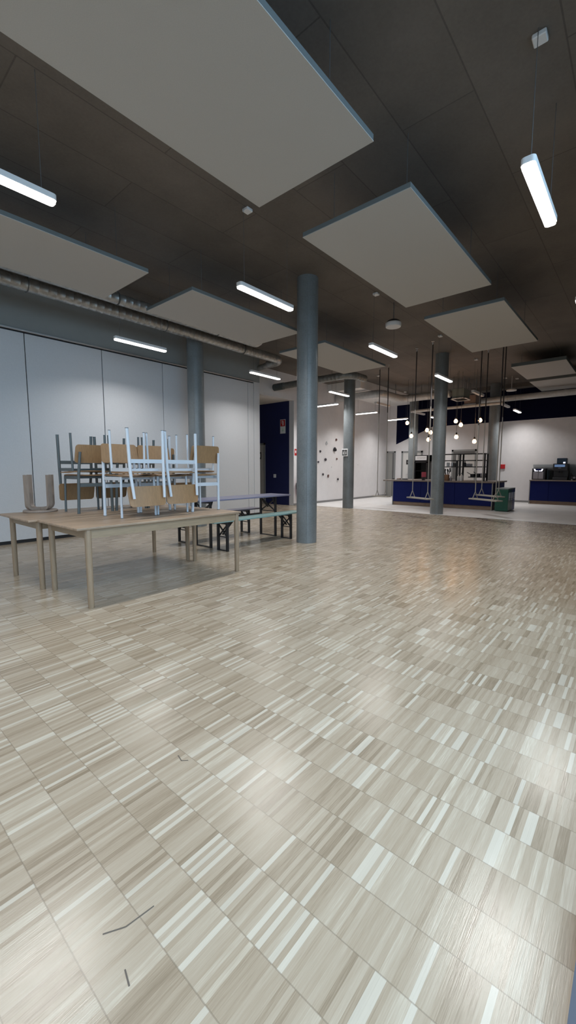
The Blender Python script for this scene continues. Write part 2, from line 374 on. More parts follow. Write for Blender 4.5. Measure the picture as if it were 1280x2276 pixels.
# scuffs in the lacquer
for k, pts in enumerate((((2.62, 1.93), (2.60, 1.88), (2.63, 1.82)), ((3.55, 1.19), (3.56, 1.15)), ((0.42, 1.02), (0.47, 0.99), (0.55, 0.98)), ((0.42, 0.90), (0.41, 0.86)), ((0.96, 1.46), (0.95, 1.42), (0.97, 1.40)))):
    bm = nb(); w = 0.004
    for p, q in zip(pts, pts[1:]):
        d = (Vector(q) - Vector(p)).normalized(); s = Vector((-d.y, d.x)) * w / 2
        vs = [bm.verts.new((*(Vector(c) + e), 0.0006)) for c, e in ((p, s), (p, -s), (q, -s), (q, s))]; bm.faces.new(vs)
    obj('scuff_mark', bm, 'scuff', floor)

# ------------------------------------------------------------------ acoustic ceiling panels
def acoustic(x0, x1, y0, y1, z, label, th=0.05):
    t = thing('acoustic_panel', label, 'ceiling panel', ((x0 + x1) / 2, (y0 + y1) / 2, z), 0, 'suspended acoustic panels')
    bm = nb(); box(bm, (x0, y0, z), (x1, y1, z + 0.006)); W('fleece_face', bm, 'panel', t)
    bm = nb(); box(bm, (x0, y0, z + 0.006), (x1, y1, z + th), 0.003, 1); W('board', bm, 'panel_edge', t)
    for x in (x0 + 0.3, x1 - 0.3):
        for y in (y0 + 0.18, y1 - 0.18):
            bm = nb(); rod(bm, (x, y, z + th), (x, y, ZC - 0.001), 0.003, 6); W('suspension_wire', bm, 'wire', t)
acoustic(0.43, 2.86, 1.642, 2.80, 3.6, 'largest looking white ceiling panel, cut off by the top left corner of the photo')
acoustic(3.50, 5.93, 1.648, 2.81, 3.6, 'white ceiling panel in the middle, between the largest panel and the small square-looking one')
acoustic(6.59, 9.03, 1.650, 2.81, 3.6, 'square-looking ceiling panel above the swings on the right')
acoustic(0.46, 2.885, 4.703, 5.85, 3.6, 'white ceiling panel cut off by the left edge, in front of the long duct')
acoustic(3.52, 5.80, 4.70, 5.835, 3.6, 'white ceiling panel left of the nearest column, hiding part of the ducts')
acoustic(6.53, 8.94, 4.70, 5.85, 3.6, 'white ceiling panel passing behind the nearest column')
acoustic(12.41, 14.39, 1.625, 2.852, 3.92, 'thicker ceiling panel far right, nearer one of the two by the blue wall', 0.09)
acoustic(14.85, 16.9, 1.66, 2.875, 3.92, 'small far right ceiling panel closest to the blue back wall', 0.09)

# ------------------------------------------------------------------ linear pendant lamps
LAMP_W = 24.0
def lamp(cx, cy, z, label, on=True, axis=0, L=0.97, w=0.095, rosette=True, group='linear pendant lamps', ws=0.40, top=None):
    top = ZC if top is None else top
    t = thing('linear_pendant_lamp', label, 'lamp', (cx, cy, z), PI / 2 * axis, group)
    hb = nb(); prism(hb, rrect(L, w, w * 0.30, 4), 2, 0.012, 0.055); obj('housing', hb, 'lamp_body', t)
    db = nb(); prism(db, rrect(L - 0.012, w - 0.012, w * 0.27, 4), 2, -0.006, 0.012); obj('diffuser', db, 'lamp_on' if on else 'lamp_off', t)
    if on:
        ld = bpy.data.lights.get('tube_%.2f' % L)
        if ld is None:
            ld = bpy.data.lights.new('tube_%.2f' % L, 'AREA'); ld.shape = 'RECTANGLE'; ld.size = L - 0.02; ld.size_y = w - 0.02
            ld.energy = LAMP_W * L * (1.15 if L < 0.9 else 1.0); ld.color = (1.0, 0.985, 0.97); ld.spread = math.radians(138)
        lo = bpy.data.objects.new('light_source', ld); C.objects.link(lo); lo.parent = t; lo.location = (0, 0, -0.008)
    for s in (-1, 1):
        b = nb(); rod(b, (s * L * ws, 0, 0.055), (s * L * ws, 0, top - z), 0.0025, 6); obj('suspension_wire', b, 'wire', t)
    if rosette:
        b = nb(); box(b, (-L * ws + 0.02, -0.045, top - z - 0.035), (-L * ws + 0.11, 0.045, top - z - 0.0005), 0.006, 1); obj('ceiling_rosette', b, 'lamp_body', t)
    return t
lamp(0.99, 3.735, 3.36, 'glowing linear lamp at the left edge, in front of the ceiling panel cut off there')
lamp(3.94, 3.735, 3.36, 'glowing linear lamp just left of the nearest column top')
lamp(7.02, 3.735, 3.36, 'glowing linear lamp below the round ceiling speaker')
lamp(10.02, 3.735, 3.36, 'glowing linear lamp in front of the column that stands at the bar')
lamp(3.95, 6.74, 3.36, 'glowing linear lamp in front of the pale partition, above the stacked chairs')
lamp(7.05, 6.74, 3.36, 'glowing linear lamp left of the nearest column, at the end of the partition')
lamp(10.1, 6.74, 3.36, 'glowing linear lamp touching the edge of the column by the climbing wall')
lamp(3.93, 0.76, 3.36, 'brightest, steepest glowing linear lamp at upper right')
lamp(7.0, 0.76, 3.36, 'glowing linear lamp whose end shows at the right edge', L=0.97)
lamp(0.95, 0.76, 3.36, 'glowing linear lamp just out of frame above the camera')
for x in (-2.05, -5.05):
    for y in (0.76, 3.735, 6.74): lamp(x, y, 3.36, 'unseen linear lamp added behind the camera to light the near floor', group='unseen lamps added behind the camera')  # out of view, added on the lamp grid to brighten the near floor
# far zone: three across the hall wall, two near the back wall, unlit ones in between
lamp(10.75, 7.65, 3.2, 'crosswise glowing linear lamp nearest the big column, over the climbing holds', axis=1, L=0.86)
lamp(13.2, 7.65, 3.2, 'crosswise glowing linear lamp just right of the second column', axis=1, L=0.86, top=3.70, rosette=False)
lamp(15.7, 7.65, 3.2, 'crosswise glowing linear lamp in front of the blue wall corner', axis=1, L=0.86)
lamp(16.15, 3.44, 3.2, 'small glowing linear lamp against the dark blue band at right', L=0.86)
lamp(16.0, 6.31, 3.2, 'small glowing lamp partly hidden by the column at the bar', L=0.5)
lamp(12.7, 3.74, 3.36, 'unlit linear lamp next to the hanging ventilation units', on=False)
lamp(15.7, 3.72, 3.36, 'unlit linear lamp right of the last column, before the blue band', on=False, ws=0.25)
lamp(12.75, 6.78, 3.36, 'unlit linear lamp below the bent duct, above the first swing', on=False)
lamp(15.7, 6.76, 3.36, 'unlit linear lamp crossing the far left column behind the bar', on=False, ws=0.25, top=4.0)

# ------------------------------------------------------------------ round speaker and far disc lamp
t = thing('ceiling_speaker', 'round white disc speaker with black top hanging on a cord', 'speaker', (7.28, 3.69, 3.88))
bm = nb(); lathe(bm, [(0.0, -0.035), (0.135, -0.03), (0.145, -0.01), (0.145, 0.035), (0.135, 0.045), (0, 0.045)], n=32); obj('white_disc', bm, 'white_plastic', t, True)
bm = nb(); lathe(bm, [(0.13, 0.045), (0.12, 0.07), (0.08, 0.095), (0.02, 0.10), (0, 0.10)], n=24); obj('black_cap', bm, 'black_plastic', t, True)
bm = nb(); rod(bm, (0, 0, 0.09), (0, 0, ZC - 3.88), 0.008, 8); obj('cord', bm, 'wire', t)
t = thing('disc_lamp', 'small white disc lamp under the ceiling right of the last column', 'lamp', (15.4, 3.49, 3.80))
bm = nb(); lathe(bm, [(0.0, 0), (0.15, 0.0), (0.155, 0.015), (0.155, 0.035), (0.13, 0.05), (0, 0.05)], n=28); obj('disc', bm, 'lamp_body', t, True)
bm = nb(); rod(bm, (0, 0, 0.04), (0, 0, ZC - 3.80 - 0.001), 0.006, 8); obj('stem', bm, 'lamp_body', t)
t = thing('projector_mount', 'small pale device fixed to the ceiling at upper right', 'ceiling device', (2.35, 0.75, ZC))
bm = nb(); box(bm, (-0.05, -0.04, -0.05), (0.04, 0.04, 0), 0.008, 1); obj('housing', bm, 'lamp_body', t)
bm = nb(); box(bm, (0.05, 0.0, -0.04), (0.11, 0.06, 0), 0.008, 1); obj('detector', bm, 'lamp_body', t)

# ------------------------------------------------------------------ ducts
def ribbed(pts, r, step=0.12, amp=1.03):
    bm = nb(); P = [Vector(p) for p in pts]; out = []; rs = []
    for a, b in zip(P, P[1:]):
        n = max(1, int((b - a).length / step))
        for i in range(n):
            q = a.lerp(b, i / n); d = (b - a) / n
            out += [q, q + d * 0.86, q + d * 0.90, q + d * 0.96]; rs += [r, r, r * amp, r * amp]
    out.append(P[-1]); rs.append(r); tube(bm, out, rs, 20); return bm
def arc(c, r, a0, a1, z, n=7):
    return [(c[0] + r * math.cos(math.radians(a0 + (a1 - a0) * i / n)), c[1] + r * math.sin(math.radians(a0 + (a1 - a0) * i / n)), z) for i in range(n + 1)]
def hang(t, pts, r, z):
    for x, y in pts:
        bm = nb(); lathe(bm, [(r + 0.004, -0.015), (r + 0.010, -0.015), (r + 0.010, 0.015), (r + 0.004, 0.015)], n=24)
        return
def duct(name, label, pts, r, m='galv', group='ceiling ducts', step=0.12, straps=()):
    o = thing(name, label, 'duct', pts[0], 0, group); bm = ribbed(pts, r, step); W('pipe', bm, m, o, True)
    for x, y, z in straps:
        bm = nb(); tube(bm, [(x, y + (r + 0.008) * math.cos(a), z + (r + 0.008) * math.sin(a)) for a in [2 * PI * i / 16 for i in range(17)]], 0.006, 6); rod(bm, (x, y, z + r), (x, y, ZC - 0.001), 0.005, 6)
        W('strap', bm, 'wire', o)
    return o
yd, zd = 7.0, 3.915
duct('spiral_duct', 'long silver spiral duct running in front of the wall above the partition',
     [(-5.9, yd, zd), (7.65, yd, zd)] + arc((7.65, yd + 0.3), 0.3, -90, 0, zd)[1:] + [(7.95, 7.5, zd)], 0.10, straps=[(x, yd, zd) for x in (-2.9, 0.1, 2.3, 4.6, 6.6)])
duct('duct_branch', 'thin tapered duct end turning left from the long spiral duct over the partition', [(7.95, 7.52, 3.90), (7.98, 8.0, 3.86), (8.0, 8.88, 3.84)], 0.07)
duct('spiral_duct', 'upper spiral duct seen between the ceiling panels left of the nearest column',
     [(-5.9, 6.45, 3.90), (6.4, 6.45, 3.90)] + [(6.4 + 0.2 * math.sin(a), 6.45, 4.10 - 0.2 * math.cos(a)) for a in (0.4, 0.8, 1.2, 1.5)] + [(6.602, 6.45, ZC - 0.012)], 0.085, straps=[(x, 6.45, 3.90) for x in (-1.5, 1.5, 3.4, 5.4)])
o = duct('spiral_duct', 'crosswise spiral duct behind the nearest column with an open dark end',
     [(9.6, 8.45, 3.73), (9.6, 6.35, 3.73)] + arc((9.9, 6.35), 0.3, 180, 270, 3.73)[1:] + [(10.3, 6.05, 3.73)], 0.095, 'galv_dull')
bm = nb(); tube(bm, [(9.6, 8.80, 3.73), (9.6, 8.42, 3.73)], 0.105, 20); W('grille_sleeve', bm, 'grey_metal', o, True)
# flat rectangular duct with two bends
t = duct('round_duct', 'pale silver duct with two bends under the ceiling before the bar',
     [(13.1, 8.85, 3.83), (13.1, 7.32, 3.83)] + arc((13.4, 7.32), 0.3, 180, 270, 3.83)[1:] + [(14.45, 7.02, 3.83)] + arc((14.45, 6.72), 0.3, 90, 0, 3.83)[1:] + [(14.75, 5.25, 3.83)], 0.125, 'galv_pale', step=0.6)
for x, y in ((13.07, 8.2), (13.5, 7.0), (14.1, 7.0), (14.72, 6.3), (14.72, 5.9), (14.72, 5.5)):
    bm = nb(); rod(bm, (x, y, 3.94), (x, y, ZC - 0.001), 0.008, 6); rod(bm, (x + 0.06, y, 3.94), (x + 0.06, y, ZC - 0.001), 0.008, 6); box(bm, (x - 0.01, y - 0.01, ZC - 0.014), (x + 0.07, y + 0.01, ZC - 0.001)); W('hanger_rod', bm, 'galv_dull', t)
duct('round_duct', 'round silver duct along the top of the blue band at far right', [(16.15, 4.9, 3.68), (16.15, 0.1, 3.68)], 0.10, 'galv_pale', step=0.9)
duct('round_duct', 'thin pale pipe above the hanging bulbs, left of the bar column', [(15.05, 6.8, 3.385), (15.05, 3.6, 3.385)], 0.05, 'galv_pale', step=0.8)
# ventilation units on rods
for k, (x, y, z, m, lab) in enumerate(((14.55, 4.83, 3.55, 'vent_box', 'grey green ventilation box with white grille underneath, hanging on rods'), (15.45, 4.72, 3.45, 'vent_brown', 'brownish ventilation box with white frame, behind the grey green box'))):
    t = thing('ventilation_unit', lab, 'ventilation unit', (x, y, z), 0, 'ventilation units over the bar')
    bm = nb(); box(bm, (-0.30, -0.19, 0.02), (0.30, 0.19, 0.33), 0.01, 1); obj('casing', bm, m, t)
    bm = nb(); s = 0.24 if k == 0 else 0.26
    for a, b in (((-0.34, -s), (0.34, -s + 0.05)), ((-0.34, s - 0.05), (0.34, s)), ((-0.34, -s), (-0.28, s)), ((0.28, -s), (0.34, s))): box(bm, (*a, 0.0), (*b, 0.02))
    obj('grille_frame', bm, 'lamp_body', t)
    bm = nb()
    for i in range(7): bar(bm, (-0.28, -s + 0.06 + i * 0.055, 0.01), (0.28, -s + 0.06 + i * 0.055, 0.01), 0.012, 0.02)
    obj('louvre', bm, 'black_plastic' if k == 0 else 'vent_brown', t)
    for sx, sy in ((-1, -1), (1, -1), (-1, 1), (1, 1)):
        bm = nb(); rod(bm, (sx * 0.27, sy * 0.17, 0.33), (sx * 0.27, sy * 0.17, ZC - z), 0.008, 6); rod(bm, (sx * 0.20, sy * 0.17, 0.33), (sx * 0.20, sy * 0.17, ZC - z), 0.008, 6); obj('hanger_rod', bm, 'galv_dull', t)

# ------------------------------------------------------------------ wooden tables
def table(name, label, x0, x1, y0, y1, lx, ly):
    t = thing(name, label, 'table', ((x0 + x1) / 2, (y0 + y1) / 2, 0), 0, 'oak tables pushed together')
    bm = nb(); box(bm, (x0, y0, TT - 0.022), (x1, y1, TT), 0.005, 2); W('table_top', bm, 'oak', t)
    za, zb = TT - 0.105, TT - 0.022
    for nm, lo, hi in (('apron', (lx[0], ly[0] - 0.010, za), (lx[1], ly[0] + 0.012, zb)), ('apron', (lx[0], ly[1] - 0.012, za), (lx[1], ly[1] + 0.010, zb)),
                       ('apron', (lx[0] - 0.010, ly[0], za), (lx[0] + 0.012, ly[1], zb)), ('apron', (lx[1] - 0.012, ly[0], za), (lx[1] + 0.010, ly[1], zb))):
        bm = nb(); box(bm, lo, hi); W(nm, bm, 'oak_edge', t)
    for x in lx:
        for y in ly:
            bm = nb(); tube(bm, [(x, y, 0), (x, y, 0.004), (x, y, TT - 0.022)], [0.024, 0.026, 0.029], 20); W('leg', bm, 'oak_leg', t, True)
table('wooden_table', 'oak table nearest the camera, carrying the white chairs', 1.465, 3.375, 3.645, 4.575, (1.575, 3.335), (3.69, 4.53))
table('wooden_table', 'oak table behind, carrying the grey chairs and the upturned stool', 1.39, 3.375, 4.595, 5.555, (1.505, 3.315), (4.66, 5.50))

# ------------------------------------------------------------------ stacking chairs
def curved_board(w, h, r, th, bend, n=14, tilt=0.0, taper=0.0):
    """rounded board in local XZ, bent about Z, thickness along Y"""
    bm = nb(); out = rrect(w, h, r, 5)
    import bisect
    cols_ = sorted({-w / 2 + w * i / n for i in range(n + 1)})
    F = []
    def zlim(x):
        ax = abs(x); 
        if ax <= w / 2 - r: return h / 2
        d = ax - (w / 2 - r); return h / 2 - r + math.sqrt(max(0, r * r - d * d))
    xs_ = sorted(set(cols_ + [s * (w / 2 - r + r * math.sin(a)) for s in (-1, 1) for a in (0.0, 0.4, 0.8, 1.2, 1.57)]))
    rows = {}
    for side in (0, 1):
        for i, x in enumerate(xs_):
            for j in range(5):
                z = -zlim(x) + 2 * zlim(x) * j / 4
                xx = x * (1 + taper * (z / h))
                y = bend * (x / (w / 2)) ** 2 + tilt * z + (th if side else 0)
                rows[side, i, j] = bm.verts.new((xx, y, z))
    n_ = len(xs_)
    for i in range(n_ - 1):
        for j in range(4):
            bm.faces.new((rows[0, i, j], rows[0, i + 1, j], rows[0, i + 1, j + 1], rows[0, i, j + 1]))
            bm.faces.new((rows[1, i, j], rows[1, i, j + 1], rows[1, i + 1, j + 1], rows[1, i + 1, j]))
        for j in (0, 4): bm.faces.new((rows[0, i, j], rows[1, i, j], rows[1, i + 1, j], rows[0, i + 1, j]))
    for i in (0, n_ - 1):
        for j in range(4): bm.faces.new((rows[0, i, j], rows[0, i, j + 1], rows[1, i, j + 1], rows[1, i, j]))
    return bm
def make_chair(label, metal, group, name):
    t = thing(name, label, 'chair', (0, 0, 0), 0, group)
    # seat: saddle shaped plywood
    bm = nb(); nx, ny = 14, 10; V = {}
    for s in (0, 1):
        for i in range(nx + 1):
            for j in range(ny + 1):
                u = -1 + 2 * i / nx; v = -1 + 2 * j / ny
                wx = 0.195 - 0.02 * (v * v) * (abs(u) > 0.9)
                x = u * 0.195; y = -0.01 + v * 0.195
                if abs(u) > 0.84 and abs(v) > 0.84: x *= 0.965; y = -0.01 + v * 0.188
                z = 0.444 - 0.014 * (1 - u * u) * (1 - v * v) - 0.012 * max(0, -v) ** 3 + 0.006 * u * u - s * 0.011
                V[s, i, j] = bm.verts.new((x, y, z))
    for i in range(nx):
        for j in range(ny):
            bm.faces.new((V[0, i, j], V[0, i + 1, j], V[0, i + 1, j + 1], V[0, i, j + 1])); bm.faces.new((V[1, i, j], V[1, i, j + 1], V[1, i + 1, j + 1], V[1, i + 1, j]))
    for i in range(nx):
        for j in (0, ny): bm.faces.new((V[0, i, j], V[1, i, j], V[1, i + 1, j], V[0, i + 1, j]))
    for j in range(ny):
        for i in (0, nx): bm.faces.new((V[0, i, j], V[0, i, j + 1], V[1, i, j + 1], V[1, i, j]))
    obj('seat', bm, 'ply', t, True)
    bm = curved_board(0.415, 0.205, 0.032, 0.010, -0.012, tilt=0.16, taper=-0.07)
    bmesh.ops.translate(bm, verts=bm.verts, vec=(0, 0.196, 0.68)); obj('backrest', bm, 'ply', t, True)
    for s in (-1, 1):
        bm = nb(); tube(bm, [(s * 0.197, 0.185, 0), (s * 0.192, 0.192, 0.2), (s * 0.186, 0.20, 0.43), (s * 0.170, 0.232, 0.70)], [0.0165, 0.0165, 0.0165, 0.0145], 14)
        lg = obj('rear_post', bm, metal, t, True)
        bm = nb(); p0 = Vector((s * 0.172, 0.212, 0.665)); rod(bm, p0 + Vector((0, 0.012, 0)), p0 + Vector((0, 0.019, 0)), 0.005, 8); obj('screw', bm, 'black_plastic', lg)
        bm = nb(); tube(bm, [(s * 0.197, 0.185, 0.0), (s * 0.197, 0.185, 0.006)], 0.0172, 12); obj('foot_cap', bm, 'grey_metal', lg)
        bm = nb(); tube(bm, [(s * 0.195, -0.180, 0), (s * 0.192, -0.178, 0.2), (s * 0.186, -0.176, 0.428)], [0.0125, 0.0125, 0.0125], 12)
        lg = obj('front_leg', bm, metal, t, True)
        bm = nb(); tube(bm, [(s * 0.195, -0.180, 0.0), (s * 0.195, -0.180, 0.006)], 0.0132, 12); obj('foot_cap', bm, 'grey_metal', lg)
        bm = nb(); bar(bm, (s * 0.186, -0.188, 0.410), (s * 0.186, 0.20, 0.410), 0.014, 0.036); obj('side_rail', bm, metal, t)
    bm = nb(); bar(bm, (-0.190, 0.193, 0.325), (0.190, 0.193, 0.325), 0.014, 0.040); obj('rear_stretcher', bm, metal, t)
    bm = nb(); bar(bm, (-0.186, -0.10, 0.412), (0.186, -0.10, 0.412), 0.014, 0.026); bar(bm, (-0.186, 0.11, 0.412), (0.186, 0.11, 0.412), 0.014, 0.026); obj('seat_bearer', bm, metal, t)
    return t
SP = TT + 0.912
gw, gg = 'white chairs on the near table', 'grey chairs on the far table'
cw = make_chair('upright white chair at the left front corner of the near table', 'white_metal', gw, 'plywood_chair')
cw.location = (2.275, 4.225, TT); cw.rotation_euler = (0, 0, 0)
dup(cw, (2.268, 4.045, SP), (PI, 0, 0), 'upside-down white chair on the left front corner, its oak backrest hanging lowest at left')
dup(cw, (2.705, 4.24, TT), (0, 0, 0), 'upright white chair in the middle of the near table')
dup(cw, (2.706, 4.07, SP), (PI, 0, 0), 'upside-down white chair in the middle of the near table, backrest hanging to the right')
dup(cw, (3.14, 4.205, TT), (0, 0, PI), 'upright white chair at the right end, back turned towards the camera')
dup(cw, (3.135, 4.27, SP), (PI, 0, PI), 'upside-down white chair on top of the right end chair')
cg = make_chair('upright grey chair nearest the stool, back turned to the camera', 'grey_metal', gg, 'plywood_chair')
cg.location = (2.18, 5.03, TT); cg.rotation_euler = (0, 0, PI)
dup(cg, (2.155, 5.09, SP), (PI, 0, PI), 'upside-down grey chair at left beside the stool')
dup(cg, (2.63, 5.04, TT), (0, 0, PI), 'upright grey chair in the middle of the far row')
dup(cg, (2.595, 5.10, SP), (PI, 0, PI), 'upside-down grey chair in the middle of the far row')
dup(cg, (3.06, 5.04, TT), (0, 0, PI), 'upright grey chair at the right end of the far row')
dup(cg, (3.035, 5.10, SP), (PI, 0, PI), 'upside-down grey chair at the right end of the far row')

# upturned bentwood stool
t = thing('bentwood_stool', 'upside-down round wooden stool at the left end of the far table', 'stool', (1.79, 5.45, TT))
bm = nb(); lathe(bm, [(0.0, 0), (0.175, 0), (0.182, 0.005), (0.182, 0.02), (0.176, 0.026), (0, 0.026)], n=40); obj('seat', bm, 'stool', t, True)
for a in (18, 108, 198, 288):
    c, s = math.cos(math.radians(a)), math.sin(math.radians(a))
    prof = [(0.02, 0.041)] + [(0.160 - 0.055 + 0.055 * math.sin(q), 0.041 + 0.055 - 0.055 * math.cos(q)) for q in [i * PI / 12 for i in range(7)]] + [(0.162, 0.44)]
    bm = nb(); prev = None
    for i, (r, z) in enumerate(prof):
        if i == 0: d = Vector((1, 0))
        elif i == len(prof) - 1: d = Vector((0, 1))
        else: d = (Vector(prof[i + 1]) - Vector(prof[i - 1])).normalized()
        nn = Vector((-d.y, d.x)); vs = []
        for q, w in ((0.014, -0.024), (0.014, 0.024), (-0.014, 0.024), (-0.014, -0.024)):
            rr, zz = r + nn.x * q, z + nn.y * q
            vs.append(bm.verts.new((rr * c - w * s, rr * s + w * c, zz)))
        if prev:
            for k in range(4): bm.faces.new((prev[k], prev[(k + 1) % 4], vs[(k + 1) % 4], vs[k]))
        else: bm.faces.new(vs)
        prev = vs
    bm.faces.new(prev); obj('leg', bm, 'stool', t)

# ------------------------------------------------------------------ beer garden set
def beer(name, label, cat, x0, x1, yc, w, h, lx, board, rot=0.0, brace=0.30):
    t = thing(name, label, cat, ((x0 + x1) / 2, yc, 0), rot, 'folding beer garden set'); hl = (x1 - x0) / 2; cx = (x0 + x1) / 2
    bm = nb(); box(bm, (-hl, -w / 2, h - 0.028), (hl, w / 2, h), 0.006, 2); obj('board', bm, board, t)
    lw = w * (0.36 if w > 0.3 else 0.40)
    for x, d in ((lx[0] - cx, 1), (lx[1] - cx, -1)):
        bm = nb()
        for s in (-1, 1):
            bar(bm, (x, s * lw, 0.0), (x, s * lw, h - 0.03), 0.034, 0.034, (0, 1, 0))
        bar(bm, (x, -lw, 0.010), (x, lw, 0.010), 0.03, 0.012); bar(bm, (x, -lw, h - 0.05), (x, lw, h - 0.05), 0.03, 0.03)
        lf = obj('leg_frame', bm, 'black_metal', t)
        bm = nb(); z1, z0 = h - 0.06, h - 0.06 - (0.20 if h < 0.6 else 0.24)
        bar(bm, (x, -lw, z0), (x, lw, z1), 0.012, 0.022); bar(bm, (x + 0.012, lw, z0), (x + 0.012, -lw, z1), 0.012, 0.022); bar(bm, (x, -lw, z0), (x, lw, z0), 0.012, 0.014); obj('cross_brace', bm, 'black_metal', lf)
        bm = nb(); bar(bm, (x, 0.0, h - 0.06 - brace * 0.55), (x + d * brace * 0.7, 0.0, h - 0.032), 0.03, 0.016); bar(bm, (x, -lw * 0.9, h - 0.06 - brace * 0.4), (x + d * 0.06, -lw * 0.9, h - 0.032), 0.02, 0.014); obj('folding_stay', bm, 'black_metal', lf)
    return t
beer('folding_table', 'lavender grey folding beer table behind the wooden tables', 'table', 3.83, 5.93, 5.29, 0.52, 0.765, (4.07, 5.58), 'lavender')
beer('folding_bench', 'mint green folding bench ending at the nearest column', 'bench', 3.78, 5.86, 4.79, 0.26, 0.475, (4.05, 5.53), 'mint')
beer('folding_bench', 'dark violet grey folding bench behind the lavender table', 'bench', 3.80, 5.85, 5.86, 0.26, 0.475, (4.08, 5.53), 'darkboard')

# ------------------------------------------------------------------ swings
def swing(label, p, q, z, top, apex, dark_to):
    p, q = Vector(p), Vector(q); c = (p + q) / 2; d = (q - p).normalized(); n = Vector((-d.y, d.x)); L = (q - p).length
    t = thing('rope_swing', label, 'swing', (c.x, c.y, z), 0, 'rope swings before the bar')
    bm = nb(); a, b = p, q
    bar(bm, (a.x, a.y, z), (b.x, b.y, z), 0.19, 0.028); W('seat_board', bm, 'swing_wood', t)
    for s in (-1, 1):
        m = c + d * (s * (L / 2 - 0.12))
        bm = nb()
        for e in (-1, 1):
            f = m + n * (e * 0.085); rod(bm, (f.x, f.y, z - 0.014), (m.x, m.y, z + apex), 0.011, 8)
        rod(bm, (m.x, m.y, z + apex), (m.x, m.y, dark_to), 0.012, 8); rp = W('rope', bm, 'rope', t)
        bm = nb(); rod(bm, (m.x, m.y, dark_to), (m.x, m.y, ZC - 0.07), 0.014, 8); W('rope_sleeve', bm, 'rope_dark', rp)
        bm = nb(); tube(bm, [(m.x + 0.025 * math.cos(w), m.y, ZC - 0.045 + 0.04 * math.sin(w)) for w in [2 * PI * i / 12 for i in range(13)]], 0.006, 6); box(bm, (m.x - 0.03, m.y - 0.03, ZC - 0.008), (m.x + 0.03, m.y + 0.03, ZC)); W('ceiling_hook', bm, 'steel', rp)
def sc(z0, z, *pts):
    k = (1.25 - z) / (1.25 - z0); return [(x * k, y * k) for x, y in pts]
a, b = sc(.38, .40, (11.742, 6.47), (11.665, 5.914)); swing('rope swing hanging farthest left, in front of the pale hall wall', a, b, .40, 0, 0.19, 2.9)
a, b = sc(.46, .49, (10.799, 4.852), (10.363, 4.084)); swing('rope swing in front of the left half of the blue bar', a, b, .49, 0, 0.18, 2.75)
a, b = sc(.46, .50, (11.38, 3.388), (10.878, 2.592)); swing('lower and nearer of the two rope swings by the green bin', a, b, .50, 0, 0.18, 2.3)
a, b = sc(.46, .545, (13.149, 3.719), (12.50, 2.93)); swing('higher and farther of the two rope swings by the green bin', a, b, .545, 0, 0.18, 2.5)

# ------------------------------------------------------------------ bar counter and its things
def counter(label, cat, x0, x1, y0, y1, h, group, seams):
    t = thing('bar_counter', label, cat, ((x0 + x1) / 2, (y0 + y1) / 2, 0), 0, group)
    bm = nb(); box(bm, (x0 + 0.03, y0 + 0.02, 0), (x1, y1 - 0.02, 0.12)); W('plinth', bm, 'plinth', t)
    bm = nb(); box(bm, (x0 + 0.018, y0, 0.12), (x1, y1, h)); W('body', bm, 'teal' if False else 'blue_front', t)
    ys = [y0] + seams + [y1]
    for a, b in zip(ys, ys[1:]):
        bm = nb(); box(bm, (x0, a + 0.004, 0.125), (x0 + 0.018, b - 0.004, h - 0.005), 0.002, 1); W('front_panel', bm, 'blue_front', t)
    for y in (y0, y1):
        bm = nb(); box(bm, (x0 - 0.004, y - 0.012, 0), (x0 + 0.05, y + 0.012, h)); W('edge_strip', bm, 'door_grey', t)
    return t
counter('long blue bar counter with wooden plinth behind the swings', 'counter', 13.2, 14.6, 3.36, 6.55, 0.815, 'blue bar counters', [4.45, 5.55])
bm = nb(); box(bm, (13.15, 3.30, 0.815), (14.65, 6.90, 0.86), 0.005, 1); solo('worktop', bm, 'worktop', 'grey brown worktop on the long bar, overhanging its left end', 'worktop', (13.9, 5.1, 0.815), 'worktops')
counter('blue back counter with wooden plinth at the right edge', 'counter', 16.72, 17.18, -0.04 + 0.3, 3.03, 0.81, 'blue bar counters', [1.1, 2.45])
bm = nb(); box(bm, (16.69, 0.25, 0.81), (17.18, 3.05, 0.85), 0.005, 1); solo('worktop', bm, 'worktop', 'grey worktop on the back counter at the right edge', 'worktop', (16.93, 1.6, 0.81), 'worktops')
bm = nb(); box(bm, (17.13, 0.3, 0.85), (17.142, 3.03, 1.375)); box(bm, (17.12, 0.3, 1.375), (17.15, 3.03, 1.387)); solo('splash_screen', bm, 'glass_grey', 'low glass splash screen behind the coffee machine', 'screen', (17.14, 1.6, 0.85))

# fridge
t = thing('drinks_fridge', 'black glass-door drinks fridge behind the bar, left of the column', 'fridge', (15.5, 6.38, 0))
x0, x1, y0, y1 = 15.25, 15.85, 6.08, 6.70
bm = nb()
box(bm, (x0 + 0.05, y0, 0.0), (x1, y0 + 0.04, 1.75)); box(bm, (x0 + 0.05, y1 - 0.04, 0.0), (x1, y1, 1.75)); box(bm, (x1 - 0.04, y0, 0), (x1, y1, 1.75)); box(bm, (x0 + 0.05, y0, 0), (x1, y1, 0.15)); box(bm, (x0 + 0.05, y0, 1.50), (x1, y1, 1.75))
W('cabinet', bm, 'black_plastic', t)
bm = nb(); box(bm, (x0 + 0.03, y0 + 0.16, 1.56), (x0 + 0.052, y1 - 0.02, 1.72), 0.004, 1); hd = W('header_panel', bm, 'fridge_light', t)
bm = nb()
for i in range(8): bar(bm, (x0 + 0.026, y1 - 0.10 - i * 0.042, 1.63 + 0.008 * (i % 3)), (x0 + 0.026, y1 - 0.13 - i * 0.042, 1.655 - 0.006 * (i % 2)), 0.006, 0.012)
W('header_script', bm, 'grey_metal', hd)
bm = nb()
